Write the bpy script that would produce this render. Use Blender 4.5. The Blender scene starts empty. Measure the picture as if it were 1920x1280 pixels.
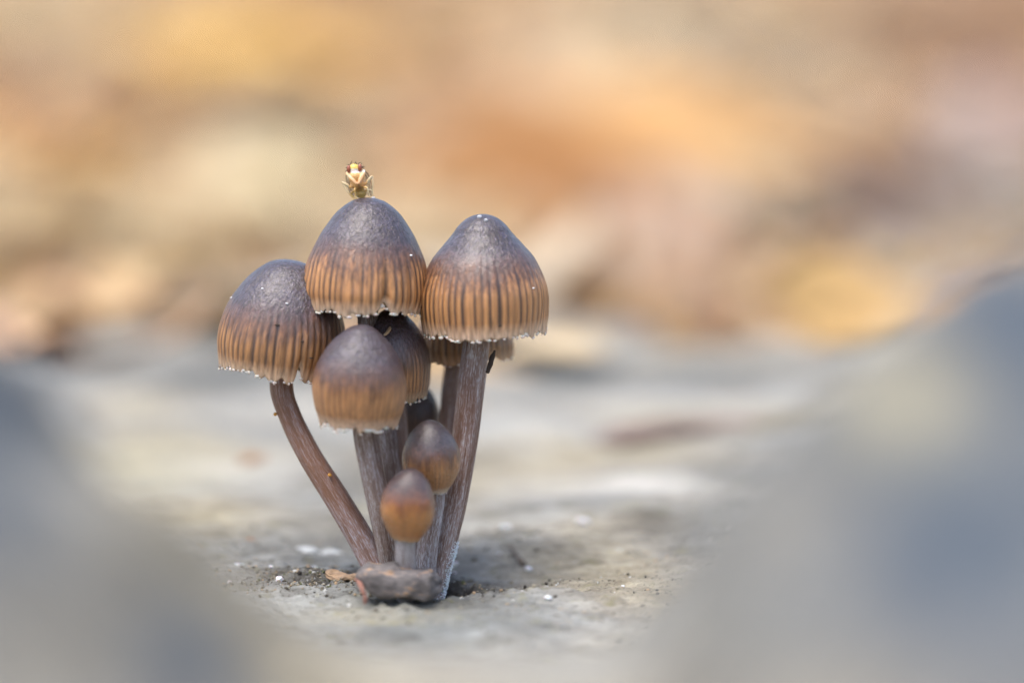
import bpy, bmesh, math, random
import numpy as np
from mathutils import Vector

# ------------------------------------------------------------------ scene, camera, light
# One Blender unit is one centimetre: this is a macro photograph about 7.5 cm wide.
scene = bpy.context.scene
COL = scene.collection
scene.unit_settings.system = 'METRIC'
scene.unit_settings.scale_length = 0.01
R = math.radians
PITCH = R(8.0)
FOCUS = 20.8
CAM = np.array((0.0, -20.354, 4.63))
FX = 1920 * 100 / 36.0                      # focal length in photograph pixels

cam_data = bpy.data.cameras.new('camera')
cam_data.lens = 100; cam_data.sensor_width = 36
cam_data.clip_start = 0.1; cam_data.clip_end = 100000
cam_data.dof.use_dof = True
cam_data.dof.focus_distance = FOCUS - 0.15
cam_data.dof.aperture_fstop = 0.122          # 100 mm macro lens, pupil about 10 mm, in cm units
cam_data.dof.aperture_ratio = 0.7
cam = bpy.data.objects.new('camera', cam_data)
cam.location = CAM
cam.rotation_euler = (math.pi / 2 - PITCH, 0, 0)
COL.objects.link(cam)
scene.camera = cam

SUN_EL, SUN_AZ = R(72), R(-130)               # azimuth from +Y (behind the mushrooms) towards +X
world = bpy.data.worlds.new('World'); scene.world = world
world.use_nodes = True
wn = world.node_tree
wn.nodes.clear()
sky = wn.nodes.new('ShaderNodeTexSky'); sky.sky_type = 'NISHITA'
sky.sun_disc = False
sky.sun_elevation = SUN_EL; sky.sun_rotation = SUN_AZ
sky.air_density = 1.0; sky.dust_density = 4.0; sky.ozone_density = 1.0
bg = wn.nodes.new('ShaderNodeBackground'); bg.inputs['Strength'].default_value = 0.13
wo = wn.nodes.new('ShaderNodeOutputWorld')
wn.links.new(sky.outputs[0], bg.inputs[0]); wn.links.new(bg.outputs[0], wo.inputs[0])

sun_d = bpy.data.lights.new('sun', 'SUN'); sun_d.energy = 1.1; sun_d.angle = R(45)
sun_d.color = (1.0, 0.975, 0.94)
sun = bpy.data.objects.new('sun', sun_d); COL.objects.link(sun)
sdir = Vector((math.sin(SUN_AZ) * math.cos(SUN_EL), math.cos(SUN_AZ) * math.cos(SUN_EL), math.sin(SUN_EL)))
sun.rotation_euler = sdir.to_track_quat('Z', 'Y').to_euler()

vs = scene.view_settings
vs.view_transform = 'Standard'; vs.look = 'None'; vs.gamma = 1.0; vs.use_curve_mapping = False
vs.exposure = 1.2
scene.render.engine = 'CYCLES'
scene.cycles.use_denoising = True
scene.cycles.max_bounces = 8

# ------------------------------------------------------------------ helpers
RV = np.array((1.0, 0, 0))
FV = np.array((0, math.cos(PITCH), -math.sin(PITCH)))
UV = np.array((0, math.sin(PITCH), math.cos(PITCH)))
def P(px, py, d=FOCUS):
    """World point that stands at depth d (cm along the lens axis)."""
    return CAM + d * FV + d * (px - 960) / FX * RV + d * (640 - py) / FX * UV
def S(d=FOCUS):
    return d / FX

def smooth(a, b, x):
    t = np.clip((np.asarray(x, float) - a) / (b - a), 0, 1)
    return t * t * (3 - 2 * t)

def hash3(ix, iy, iz, seed):
    h = (ix.astype(np.int64) * 374761393 + iy.astype(np.int64) * 668265263 + iz.astype(np.int64) * 2147483647 + seed * 1274126177) & 0xffffffff
    h = ((h ^ (h >> 13)) * 1274126177) & 0xffffffff
    h = (h ^ (h >> 16)) & 0xffffffff
    return h / 4294967295.0
def vnoise(x, y, z=0.0, seed=0):
    x, y, z = np.broadcast_arrays(np.asarray(x, float), np.asarray(y, float), np.asarray(z, float))
    ix, iy, iz = np.floor(x), np.floor(y), np.floor(z)
    fx, fy, fz = x - ix, y - iy, z - iz
    fx, fy, fz = [f * f * (3 - 2 * f) for f in (fx, fy, fz)]
    out = 0
    for dx in (0, 1):
        for dy in (0, 1):
            for dz in (0, 1):
                w = (fx if dx else 1 - fx) * (fy if dy else 1 - fy) * (fz if dz else 1 - fz)
                out = out + w * hash3(ix + dx, iy + dy, iz + dz, seed)
    return out * 2 - 1
def fbm(x, y, z=0.0, seed=0, octaves=4):
    a, s, out = 1.0, 1.0, 0
    for k in range(octaves):
        out = out + a * vnoise(np.asarray(x) * s, np.asarray(y) * s, np.asarray(z) * s, seed + k * 17)
        a *= 0.5; s *= 2.03
    return out

def catmull(pts, n):
    p = np.array(pts, float)
    p = np.vstack((2 * p[0] - p[1], p, 2 * p[-1] - p[-2]))
    m = len(p) - 3
    t = np.linspace(0, m - 1e-9, n)
    i = t.astype(int); f = (t - i)[:, None]
    a, b, c, d = p[i], p[i + 1], p[i + 2], p[i + 3]
    return 0.5 * (2 * b + (c - a) * f + (2 * a - 5 * b + 4 * c - d) * f ** 2 + (3 * b - a - 3 * c + d) * f ** 3)

def make_mesh(name, verts, faces, mat=None, smooth_shade=True, mats=None, midx=None, attrs=None, vattrs=None):
    me = bpy.data.meshes.new(name)
    me.from_pydata([tuple(v) for v in np.asarray(verts).tolist()], [], [tuple(f) for f in (faces.tolist() if isinstance(faces, np.ndarray) else faces)])
    for m in (mats or ([mat] if mat else [])): me.materials.append(m)
    if midx is not None: me.polygons.foreach_set('material_index', np.asarray(midx, np.int32))
    if smooth_shade: me.polygons.foreach_set('use_smooth', np.ones(len(me.polygons), bool))
    for k, v in (attrs or {}).items():
        me.attributes.new(k, 'FLOAT', 'POINT').data.foreach_set('value', np.asarray(v, np.float32).ravel())
    for k, v in (vattrs or {}).items():
        me.attributes.new(k, 'FLOAT_VECTOR', 'POINT').data.foreach_set('vector', np.asarray(v, np.float32).ravel())
    me.update()
    return me
def obj(name, me, parent=None, loc=None, **props):
    o = bpy.data.objects.new(name, me); COL.objects.link(o)
    if parent is not None: o.parent = parent
    if loc is not None: o.location = tuple(loc)
    for k, v in props.items(): o[k] = v
    return o
def grid_faces(nu, nv, wrap_u=False):
    """Vertices are numbered v * nu + u."""
    u = np.arange(nu if wrap_u else nu - 1); v = np.arange(nv - 1)
    U, V = np.meshgrid(u, v)
    U2 = (U + 1) % nu
    return np.stack((V * nu + U, V * nu + U2, (V + 1) * nu + U2, (V + 1) * nu + U), -1).reshape(-1, 4)

# ------------------------------------------------------------------ node material helpers
class NT:
    def __init__(self, name):
        self.m = bpy.data.materials.new(name); self.m.use_nodes = True
        self.t = self.m.node_tree; self.t.nodes.clear()
        self.out = self.t.nodes.new('ShaderNodeOutputMaterial')
        self.b = self.t.nodes.new('ShaderNodeBsdfPrincipled')
        self.t.links.new(self.b.outputs[0], self.out.inputs[0])
    def put(self, sock, v):
        if v is None: return
        if hasattr(v, 'is_output'): self.t.links.new(v, sock)
        elif isinstance(v, (tuple, list)) and len(v) == 3 and sock.type == 'RGBA': sock.default_value = (*v, 1)
        else: sock.default_value = v
    def set(self, **kw):
        for k, v in kw.items(): self.put(self.b.inputs[k.replace('_', ' ')], v)
    def math(self, op, a, b=None, clamp=False):
        n = self.t.nodes.new('ShaderNodeMath'); n.operation = op; n.use_clamp = clamp
        self.put(n.inputs[0], a); self.put(n.inputs[1], b); return n.outputs[0]
    def attr(self, name, out='Fac'):
        n = self.t.nodes.new('ShaderNodeAttribute'); n.attribute_name = name; return n.outputs[out]
    def coord(self, which='Object'):
        return self.t.nodes.new('ShaderNodeTexCoord').outputs[which]
    def mapping(self, vec, scale=(1, 1, 1), loc=(0, 0, 0), rot=(0, 0, 0)):
        n = self.t.nodes.new('ShaderNodeMapping'); self.put(n.inputs[0], vec)
        n.inputs['Scale'].default_value = scale; n.inputs['Location'].default_value = loc; n.inputs['Rotation'].default_value = rot
        return n.outputs[0]
    def noise(self, vec, scale=1, detail=4, rough=0.55, dist=0.0, out=0):
        n = self.t.nodes.new('ShaderNodeTexNoise'); self.put(n.inputs['Vector'], vec)
        n.inputs['Scale'].default_value = scale; n.inputs['Detail'].default_value = detail
        n.inputs['Roughness'].default_value = rough; n.inputs['Distortion'].default_value = dist
        return n.outputs[out]
    def ramp(self, fac, stops):
        n = self.t.nodes.new('ShaderNodeValToRGB'); self.put(n.inputs[0], fac)
        e = n.color_ramp.elements
        while len(e) < len(stops): e.new(0.5)
        for el, (p, c) in zip(e, stops):
            el.position = p; el.color = (*c, 1) if isinstance(c, (tuple, list)) else (c, c, c, 1)
        return n.outputs[0]
    def mix(self, fac, a, b, mode='MIX'):
        n = self.t.nodes.new('ShaderNodeMix'); n.data_type = 'RGBA'; n.blend_type = mode
        self.put(n.inputs[0], fac); self.put(n.inputs[6], a); self.put(n.inputs[7], b); return n.outputs[2]
    def maprange(self, v, a, b, c=0.0, d=1.0):
        n = self.t.nodes.new('ShaderNodeMapRange'); self.put(n.inputs[0], v)
        for i, x in enumerate((a, b, c, d)): n.inputs[i + 1].default_value = x
        return n.outputs[0]
    def bump(self, height, strength=0.5, dist=0.02, normal=None):
        n = self.t.nodes.new('ShaderNodeBump'); n.inputs['Strength'].default_value = strength
        n.inputs['Distance'].default_value = dist; self.put(n.inputs['Height'], height)
        if normal is not None: self.put(n.inputs['Normal'], normal)
        return n.outputs[0]

def mat_plain(name, color, rough=0.6, var=0.25, scale=8.0, bump=0.3, bdist=0.01, **kw):
    n = NT(name)
    f = n.noise(n.coord(), scale, 5, 0.6)
    lo = tuple(c * (1 - var) for c in color); hi = tuple(min(1, c * (1 + var)) for c in color)
    n.set(Base_Color=n.ramp(f, [(0.3, lo), (0.7, hi)]), Roughness=rough, Normal=n.bump(f, bump, bdist), **kw)
    return n.m

def mat_cap(name, dark=(0.046, 0.026, 0.025), mid=(0.20, 0.085, 0.032), amber=(0.50, 0.235, 0.082), pale=(0.64, 0.47, 0.33),
            bound=0.60, seed=0.0, gloss=0.36, stri=0.95, bloom_sheen=0.75, coat=0.6):
    n = NT(name)
    v = n.attr('v'); st = n.attr('stria'); co = n.attr('cap_co', 'Vector')
    fib = n.noise(n.mapping(co, (24, 24, 2.2), (seed, 0, 0)), 1, 4, 0.6)
    low = n.noise(n.mapping(co, (2.6, 2.6, 3.5), (0, seed, 0)), 1, 3, 0.55)
    wr = n.noise(n.mapping(co, (13, 13, 6.5), (0, 0, seed)), 1, 5, 0.64, 0.6)
    vv = n.math('ADD', v, n.math('MULTIPLY', n.math('SUBTRACT', low, 0.5), 0.30))
    vv = n.math('ADD', vv, n.math('MULTIPLY', n.math('SUBTRACT', fib, 0.5), 0.22))
    base = n.ramp(vv, [(0.0, dark), (bound - 0.20, tuple(c * 1.25 for c in dark)), (bound, mid), (bound + 0.13, amber), (0.93, amber)])
    top = n.math('SUBTRACT', 1.0, n.maprange(v, 0.25, 0.7))
    # patchy waxy film on the upper cap, tinted blue to paint in sky sheen
    sheen_mask = n.math('MULTIPLY', n.math('SUBTRACT', 1.0, n.maprange(vv, bound - 0.22, bound + 0.04)), n.maprange(n.math('ADD', n.math('MULTIPLY', fib, 0.5), n.math('MULTIPLY', n.math('ADD', wr, low), 0.25)), 0.43, 0.57, 0.0, 0.95))
    base = n.mix(n.math('MULTIPLY', sheen_mask, bloom_sheen), base, (0.092, 0.080, 0.125))
    base = n.mix(n.math('MULTIPLY', n.maprange(wr, 0.47, 0.62), n.math('MULTIPLY', top, 0.8)), base, (0.026, 0.013, 0.013))
    # pale margin
    base = n.mix(n.maprange(n.math('ADD', v, n.math('MULTIPLY', n.math('SUBTRACT', fib, 0.5), 0.03)), 0.90, 0.985, 0.0, 0.85), base, pale)
    # dark striae where the gills show through
    sf = n.math('MULTIPLY', st, stri)
    sf = n.math('MULTIPLY', sf, n.math('SUBTRACT', 1.0, n.maprange(v, 0.90, 0.97)))
    base = n.mix(sf, base, (0.045, 0.020, 0.012))
    base = n.mix(0.6, base, n.mix(1.0, base, n.ramp(fib, [(0.32, 0.4), (0.68, 1.45)]), 'MULTIPLY'))
    rough = n.math('ADD', n.maprange(v, 0.2, 0.8, gloss, gloss + 0.16), n.math('MULTIPLY', n.math('SUBTRACT', wr, 0.5), 0.28))
    nb = n.bump(n.math('MULTIPLY', wr, n.maprange(v, 0.3, 0.62, 1.0, 0.12)), 0.9, 0.03)
    nb = n.bump(fib, 0.6, 0.014, nb)
    n.set(Base_Color=base, Roughness=rough, Normal=nb, Subsurface_Weight=0.18, Subsurface_Radius=(1.0, 0.45, 0.2), Subsurface_Scale=0.06,
          Specular_IOR_Level=0.7)
    n.set(Coat_Normal=n.bump(fib, 0.35, 0.010, n.bump(wr, 0.30 if coat < 0.7 else 0.22, 0.016)), Coat_Weight=coat, Coat_Roughness=0.30 - 0.15 * (coat - 0.3))
    return n.m

def mat_stem(name, core=(0.15, 0.065, 0.035), frost=(0.52, 0.50, 0.51), amount=0.5, top_frost=0.0, base_frost=0.3, length=2.0, seed=0.0):
    n = NT(name)
    co = n.attr('stem_co', 'Vector'); t = n.attr('t')
    fib = n.noise(n.mapping(co, (9, 9, 3.0), (seed, 0, 0)), 1, 5, 0.62)
    fine = n.noise(n.mapping(co, (19, 19, 22.0), (0, seed, 0)), 1, 3, 0.6)
    low = n.noise(n.mapping(co, (1.6, 1.6, 2.2), (0, 0, seed)), 1, 3, 0.5)
    k = n.math('ADD', n.math('MULTIPLY', fib, 0.32), n.math('MULTIPLY', low, 0.8))
    k = n.math('ADD', k, n.maprange(t, 0.55, 1.0, 0.0, base_frost))
    k = n.math('ADD', k, n.maprange(t, 0.0, 0.35, top_frost, 0.0))
    veil = n.maprange(k, 0.78 - amount * 0.42, 1.02 - amount * 0.42)
    fleck = n.maprange(n.math('ADD', fine, n.math('MULTIPLY', n.math('SUBTRACT', fib, 0.5), 0.5)), 0.50, 0.62)
    f = n.math('MULTIPLY', veil, n.maprange(fleck, 0, 1, 0.28, 1.0))
    f = n.math('ADD', f, n.math('MULTIPLY', fleck, 0.16 + 0.2 * amount), True)
    core_c = n.mix(n.maprange(n.math('ADD', n.math('MULTIPLY', fib, 0.5), n.math('MULTIPLY', low, 0.5)), 0.35, 0.65), tuple(c * 0.72 for c in core), tuple(min(1, c * 1.35) for c in core))
    n.set(Base_Color=n.mix(n.math('MULTIPLY', f, 0.9), core_c, frost), Roughness=n.maprange(f, 0, 1, 0.42, 0.75),
          Normal=n.bump(fine, 0.6, 0.008, n.bump(fib, 0.45, 0.010)), Subsurface_Weight=0.25, Subsurface_Radius=(1, 0.5, 0.3), Subsurface_Scale=0.05)
    return n.m

def mat_wood():
    n = NT('weathered_wood')
    co = n.coord()
    big = n.noise(n.mapping(co, (0.55, 0.42, 0.5), (3.1, 1.7, 0)), 1, 3, 0.5)
    hue = n.noise(n.mapping(co, (0.36, 0.30, 0.4), (11.0, 5.0, 2)), 1, 2, 0.5)
    med = n.noise(n.mapping(co, (1.6, 3.4, 2.5)), 1, 5, 0.6, 0.4)
    grain = n.noise(n.mapping(co, (3.0, 15.0, 12.0), rot=(0, 0, 0.1)), 1, 5, 0.65)
    fine = n.noise(co, 38, 4, 0.7)
    c = n.ramp(n.math('ADD', n.math('MULTIPLY', med, 0.55), n.math('MULTIPLY', grain, 0.45)),
               [(0.30, (0.13, 0.12, 0.10)), (0.45, (0.30, 0.285, 0.25)), (0.56, (0.42, 0.405, 0.36)), (0.70, (0.56, 0.545, 0.49))])
    tone = n.ramp(hue, [(0.30, (0.62, 0.68, 0.74)), (0.44, (0.80, 0.83, 0.86)), (0.54, (0.90, 0.88, 0.83)), (0.68, (0.92, 0.84, 0.66))])
    c = n.mix(1.0, c, tone, 'MULTIPLY')
    c = n.mix(1.0, c, n.ramp(big, [(0.32, 0.55), (0.5, 0.95), (0.66, 1.2)]), 'MULTIPLY')
    # dark humus flecks, moss-like green dust and tan fibres
    c = n.mix(n.maprange(fine, 0.56, 0.68, 0, 0.75), c, (0.040, 0.035, 0.026))
    moss = n.noise(co, 5.5, 4, 0.6)
    c = n.mix(n.maprange(moss, 0.58, 0.72, 0, 0.55), c, (0.22, 0.21, 0.10))
    sn = n.maprange(n.noise(n.mapping(co, (0.9, 0.9, 0.9)), 1, 4, 0.6), 0.25, 0.6, 0.5, 1.0)
    c = n.mix(n.math('MULTIPLY', n.attr('slate'), n.math('MULTIPLY', sn, 1.05), True), c, (0.085, 0.108, 0.135))
    c = n.mix(n.math('MULTIPLY', n.attr('pale'), n.math('MULTIPLY', sn, 0.7), True), c, (0.60, 0.58, 0.52))
    c = n.mix(n.math('MULTIPLY', n.attr('olive'), n.math('MULTIPLY', sn, 0.85), True), c, (0.42, 0.38, 0.26))
    # darker tone in the hollow round the stems and on the crusty left ledge
    dark_fac = n.attr('hollow')
    c = n.mix(n.math('MULTIPLY', dark_fac, n.maprange(n.noise(co, 14, 4, 0.65), 0.30, 0.55, 0.35, 0.95)), c, (0.050, 0.042, 0.034))
    n.set(Base_Color=c, Roughness=0.85, Normal=n.bump(fine, 0.8, 0.025, n.bump(grain, 0.6, 0.05)), Specular_IOR_Level=0.3)
    return n.m

def mat_attrcolor(name, rough=0.6, trans=0.0):
    n = NT(name)
    c = n.attr('leaf_col', 'Color')
    f = n.noise(n.coord(), 0.9, 4, 0.6)
    n.set(Base_Color=n.mix(1.0, c, n.ramp(f, [(0.3, 0.72), (0.7, 1.2)]), 'MULTIPLY'), Roughness=rough, Normal=n.bump(f, 0.4, 0.2))
    return n.m

# ------------------------------------------------------------------ forest floor
GZ = -8.0
gm = NT('forest_floor')
gn = gm.noise(gm.coord(), 0.05, 6, 0.65)
gm.set(Base_Color=gm.ramp(gn, [(0.3, (0.24, 0.15, 0.08)), (0.55, (0.34, 0.22, 0.12)), (0.72, (0.42, 0.29, 0.16))]), Roughness=0.9,
       Normal=gm.bump(gn, 0.5, 2.0))
xs = np.concatenate((-np.geomspace(40000, 30, 40), np.linspace(-28, 28, 30), np.geomspace(30, 40000, 40)))
X, Y = np.meshgrid(xs, xs)
Z = GZ - 0.6 + 0.5 * fbm(X * 0.03, Y * 0.03, 0, 5) * (np.hypot(X, Y) < 4000)
ground = obj('ground', make_mesh('ground', np.stack((X, Y, Z), -1).reshape(-1, 3), grid_faces(len(xs), len(xs)), gm.m), kind='structure')

# ------------------------------------------------------------------ the rotten stump
LIP = np.array([(-30, 3.9), (-5, 3.8), (-3.4, 3.2), (-3.0, 2.8), (-2.65, 2.2), (-2.25, 1.95), (-1.8, 1.42), (-1.4, 1.05), (-1.0, 0.86), (0, 0.85), (0.7, 1.0), (1.0, 1.35),
                (1.35, 1.9), (1.7, 2.3), (2.2, 2.75), (2.75, 3.15), (4, 3.6), (30, 3.9)])
LIP = np.stack((LIP[:, 0] * 0.86, 4.63 - (4.63 - LIP[:, 1]) * 0.86), -1)
def stump_h(x, y, detail=True):
    x = np.asarray(x, float); y = np.asarray(y, float)
    w = smooth(-1.5, -9.0, y) * smooth(-15.2, -10.5, y)
    k = np.clip((-y) / 9.0, 0.85, 1.2)
    lip = np.interp(x / k, LIP[:, 0], LIP[:, 1])
    h = lip * w
    h = h - 7.0 * smooth(-10.8, -15.3, y)
    # gentle fall to the back and the broken back edge
    edge = 17.5 + 2.5 * vnoise(x * 0.35, 3.3, 0, 2) - 0.16 * np.clip(-x, 0, 12) - 0.45 * np.clip(x - 1.0, 0, 12)
    h = h - 0.03 * np.clip(y - 3, 0, 40) - 4.5 * smooth(edge, edge + 4, y)
    # hollow the mushrooms stand in
    tp = np.hypot((x + 0.64) / 0.44, (y + 0.02) / np.where(y < -0.02, 0.40, 0.34)) + 0.16 * vnoise(x * 6, y * 6, 0, 91) + 0.07 * vnoise(x * 19, y * 19, 0, 92)
    h = h - 0.34 * (1 - smooth(0.72, 1.05, tp)) - 0.05 * np.exp(-((tp / 1.5) ** 2))
    h = h - 0.12 * np.exp(-(((x - 0.0) / 0.9) ** 2 + ((y - 0.55) / 0.35) ** 2))
    h = h + 0.05 * np.exp(-(((x + 1.6) / 0.55) ** 2 + ((y - 0.1) / 0.25) ** 2)) + 0.07 * np.exp(-(((x - 0.35) / 0.7) ** 2 + ((y + 0.5) / 0.25) ** 2))
    if detail:
        h = h + 0.055 * fbm(x * 4.2, y * 5.5, 0, 71, 3) * np.exp(-(((x + 1.5) / 0.9) ** 2 + ((y - 0.05) / 0.35) ** 2))
        far = 1 + 0.25 * np.clip(np.abs(y) - 3, 0, 12)
        h = h + 0.055 * fbm(x * 0.9, y * 1.3, 0, 11, 3) * np.minimum(far, 2.5)
        h = h + 0.030 * fbm(x * 2.6, y * 7.0, 0, 23, 4)
        h = h + 0.020 * fbm(x * 12, y * 14, 0, 31, 3)
    return h
def on_stump(x, y): return np.array((x, y, float(stump_h(x, y))))
def hit_stump(px, py, d0=12.0, d1=60.0):
    """Where a line of sight meets the stump (used to know where a thing lies)."""
    d = np.linspace(d0, d1, 2400)
    pts = CAM[None] + d[:, None] * (FV + (px - 960) / FX * RV + (640 - py) / FX * UV)[None]
    below = pts[:, 2] < stump_h(pts[:, 0], pts[:, 1], False)
    i = int(np.argmax(below)) if below.any() else len(d) - 1
    return on_stump(pts[i, 0], pts[i, 1])

def axis(dense0, dense1, step, lo, hi, n):
    a = dense0 - np.geomspace(step, dense0 - lo, n)[::-1]
    b = dense1 + np.geomspace(step, hi - dense1, n)
    return np.concatenate((a, np.arange(dense0, dense1 + 1e-6, step), b))
xs = axis(-3.4, 3.4, 0.024, -24, 24, 60)
ys = axis(-3.2, 2.2, 0.022, -15.5, 21, 80)
X, Y = np.meshgrid(xs, ys)
Z = stump_h(X, Y)
nx, ny = len(xs), len(ys)
V = np.stack((X, Y, Z), -1).reshape(-1, 3)
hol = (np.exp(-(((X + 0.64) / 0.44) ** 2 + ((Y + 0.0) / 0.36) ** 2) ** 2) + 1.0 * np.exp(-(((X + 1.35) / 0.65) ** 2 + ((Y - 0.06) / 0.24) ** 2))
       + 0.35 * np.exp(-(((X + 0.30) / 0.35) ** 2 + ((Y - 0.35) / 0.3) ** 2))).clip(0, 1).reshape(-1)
F = grid_faces(nx, ny)
# skirt down into the ground, so that the stump is a solid body
per = np.concatenate((np.arange(nx), np.arange(1, ny) * nx + nx - 1, (ny - 1) * nx + np.arange(nx - 2, -1, -1), np.arange(ny - 2, 0, -1) * nx))
low = V[per].copy(); low[:, 2] = GZ - 1.5
base_i = len(V)
V = np.vstack((V, low)); hol = np.concatenate((hol, np.zeros(len(low))))
q = np.arange(len(per)); q2 = (q + 1) % len(per)
F = np.vstack((F, np.stack((per[q], base_i + q, base_i + q2, per[q2]), -1)))
def patches(lst):
    out = np.zeros(len(V))
    for px, py, rx, ry, a in lst:
        p = hit_stump(px, py, 7.0); s_ = S(max((p - CAM) @ FV, 7))
        # the patch lies on the surface: as wide as rx, and ry foreshortened pixels deep
        w_ = V[:, 0] - p[0]; d_ = V[:, 1] - p[1]; z_ = V[:, 2] - p[2]
        k = (w_ / (rx * s_)) ** 2 + (np.hypot(z_, d_ * 0.25) / (ry * s_)) ** 2
        out = np.maximum(out, a * np.exp(-k))
    return out
slate = patches([(1790, 960, 260, 260, 1.6), (1915, 660, 130, 220, 1.6), (1680, 1110, 160, 120, 1.0), (0, 720, 130, 120, 1.3), (0, 1010, 100, 100, 0.8), (360, 1220, 300, 110, 1.0), (1480, 1100, 120, 70, 0.4)])
paleish = patches([(1180, 915, 130, 26, 1.0), (480, 880, 150, 40, 0.7), (1000, 900, 150, 40, 0.5), (580, 760, 220, 80, 0.5), (1300, 750, 180, 40, 0.6), (950, 780, 200, 70, 0.5)])
olive = patches([(240, 890, 190, 90, 1.2), (1700, 780, 150, 90, 1.2), (700, 1150, 160, 24, 0.6), (400, 980, 100, 30, 0.5)])
wood = mat_wood()
stump = obj('tree_stump', make_mesh('tree_stump', V, F, wood, attrs={'hollow': hol, 'slate': slate, 'pale': paleish, 'olive': olive}),
            label='weathered grey rotten tree stump with the mushroom cluster growing from its hollow', category='tree stump')
# ------------------------------------------------------------------ leaf litter
rng = np.random.default_rng(4)
def leaf_shape(L, W, curl, fold, nl=7, nw=5):
    t = np.linspace(0, 1, nl); s = np.linspace(-1, 1, nw)
    T, Sx = np.meshgrid(t, s)
    wid = W * np.sin(math.pi * np.clip(T, 0.02, 0.985) ** 0.85) ** 0.8
    x = (T - 0.5) * L; y = Sx * wid * 0.5
    z = fold * np.abs(Sx) * wid * 0.5 + curl * ((T - 0.5) ** 2) * L * 1.2 + 0.03 * L * np.sin(T * 9 + Sx * 3)
    return np.stack((x, y, z), -1).reshape(-1, 3), grid_faces(nl, nw)
def rotmat(rz, rx, ry):
    cz, sz, cx, sx, cy, sy = math.cos(rz), math.sin(rz), math.cos(rx), math.sin(rx), math.cos(ry), math.sin(ry)
    return (np.array(((cz, -sz, 0), (sz, cz, 0), (0, 0, 1))) @ np.array(((1, 0, 0), (0, cx, -sx), (0, sx, cx))) @ np.array(((cy, 0, sy), (0, 1, 0), (-sy, 0, cy))))

TAN = (0.50, 0.34, 0.17); GOLD = (0.56, 0.34, 0.11); ORANGE = (0.62, 0.36, 0.14); RUST = (0.40, 0.19, 0.06); BROWN = (0.30, 0.18, 0.10)
YELLOW = (0.58, 0.43, 0.11); GREYTAN = (0.38, 0.31, 0.22); PALE = (0.54, 0.42, 0.25); PINK = (0.50, 0.30, 0.16); GREY = (0.33, 0.30, 0.27); DARK = (0.14, 0.085, 0.045)
# patches of leaf colour on the forest floor: where their middle lies, how wide, what colour
PATCH = [(60, 40, 200, 90, PALE), (480, 110, 260, 90, GOLD), (170, 190, 260, 70, PINK), (150, 310, 260, 60, ORANGE), (400, 270, 200, 60, GREYTAN), (560, 240, 200, 50, GREYTAN),
         (250, 400, 320, 60, PALE), (700, 440, 260, 70, PALE), (80, 500, 200, 50, BROWN), (860, 80, 260, 80, TAN), (760, 170, 220, 60, PINK), (1100, 90, 260, 60, PALE),
         (1010, 320, 170, 70, RUST), (1010, 330, 120, 60, RUST), (1240, 250, 220, 80, ORANGE), (1200, 230, 160, 60, ORANGE), (1150, 180, 200, 60, PALE), (1450, 170, 220, 70, GREYTAN), (1500, 260, 200, 60, TAN), (1600, 330, 120, 80, BROWN),
         (1620, 430, 70, 50, DARK), (1850, 60, 200, 70, BROWN), (1780, 200, 200, 70, PINK), (1850, 330, 200, 120, GREY), (1350, 420, 200, 60, GREYTAN), (1250, 500, 220, 50, PINK),
         (1600, 560, 150, 60, YELLOW), (1250, 40, 200, 50, GREYTAN)]
def litter_color(x, y):
    p = np.array((x, y, GZ + 2.0)) - CAM
    d = p @ FV
    px, py = 960 + FX * (p @ RV) / d, 640 - FX * (p @ UV) / d
    w = np.array([math.exp(-1.6 * (((px - a) / rx) ** 2 + ((py - b) / (ry * 1.25)) ** 2)) for a, b, rx, ry, c in PATCH] + [0.08])
    i = rng.choice(len(w), p=w / w.sum())
    c = np.array(PATCH[i][4]) if i < len(PATCH) else np.array([TAN, GOLD, PINK, PALE, BROWN, GREYTAN][rng.integers(6)])
    return np.clip(c * rng.uniform(0.75, 1.25) * np.array((1, rng.uniform(0.93, 1.07), rng.uniform(0.85, 1.15))), 0.02, 0.8)
LV, LF, LC = [], [], []
off = 0
def add_leaf(x, y, L, W, tilt, z=None, c=None):
    global off
    v, f = leaf_shape(L, W, rng.uniform(-0.4, 0.9), rng.uniform(-0.2, 0.6))
    M = rotmat(rng.uniform(0, 6.28), rng.normal(0, tilt), rng.normal(0, tilt))
    v = v @ M.T
    v[:, 2] -= v[:, 2].min()
    v += np.array((x, y, GZ - 0.5 + rng.uniform(0, 0.7) if z is None else z))
    LV.append(v); LF.append(f + off); off += len(v)
    LC.append(np.repeat(litter_color(x, y)[None] if c is None else np.array(c)[None], len(v), 0))
n_leaf = 0
while n_leaf < 12000:
    d = math.exp(rng.uniform(math.log(45), math.log(1500)))
    x = rng.uniform(-0.42, 0.42) * (d + 30)
    y = CAM[1] + d
    if -26 < x < 26 and y < 22: continue
    big = 1 + 0.6 * smooth(300, 1200, d)
    add_leaf(x, y, rng.uniform(4.5, 8) * big, rng.uniform(2.4, 4.2) * big, 0.32)
    n_leaf += 1
for k in range(46):
    x = rng.uniform(-9, 9); y = rng.uniform(10.5, 19)
    if 1.6 < x < 6.5: continue
    add_leaf(x, y, rng.uniform(1.2, 3.0), rng.uniform(0.8, 1.8), 0.15, float(stump_h(x, y)) + 0.02, np.array(((TAN, GREYTAN, PINK, PALE)[rng.integers(4)])) * rng.uniform(0.8, 1.2))
LV = np.vstack(LV); LF = np.vstack(LF); LC = np.vstack(LC)
me = make_mesh('leaf_litter', LV, LF, mat_attrcolor('dry_leaf'))
ca = me.color_attributes.new('leaf_col', 'FLOAT_COLOR', 'POINT')
ca.data.foreach_set('color', np.hstack((LC, np.ones((len(LC), 1)))).astype(np.float32).ravel())
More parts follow.
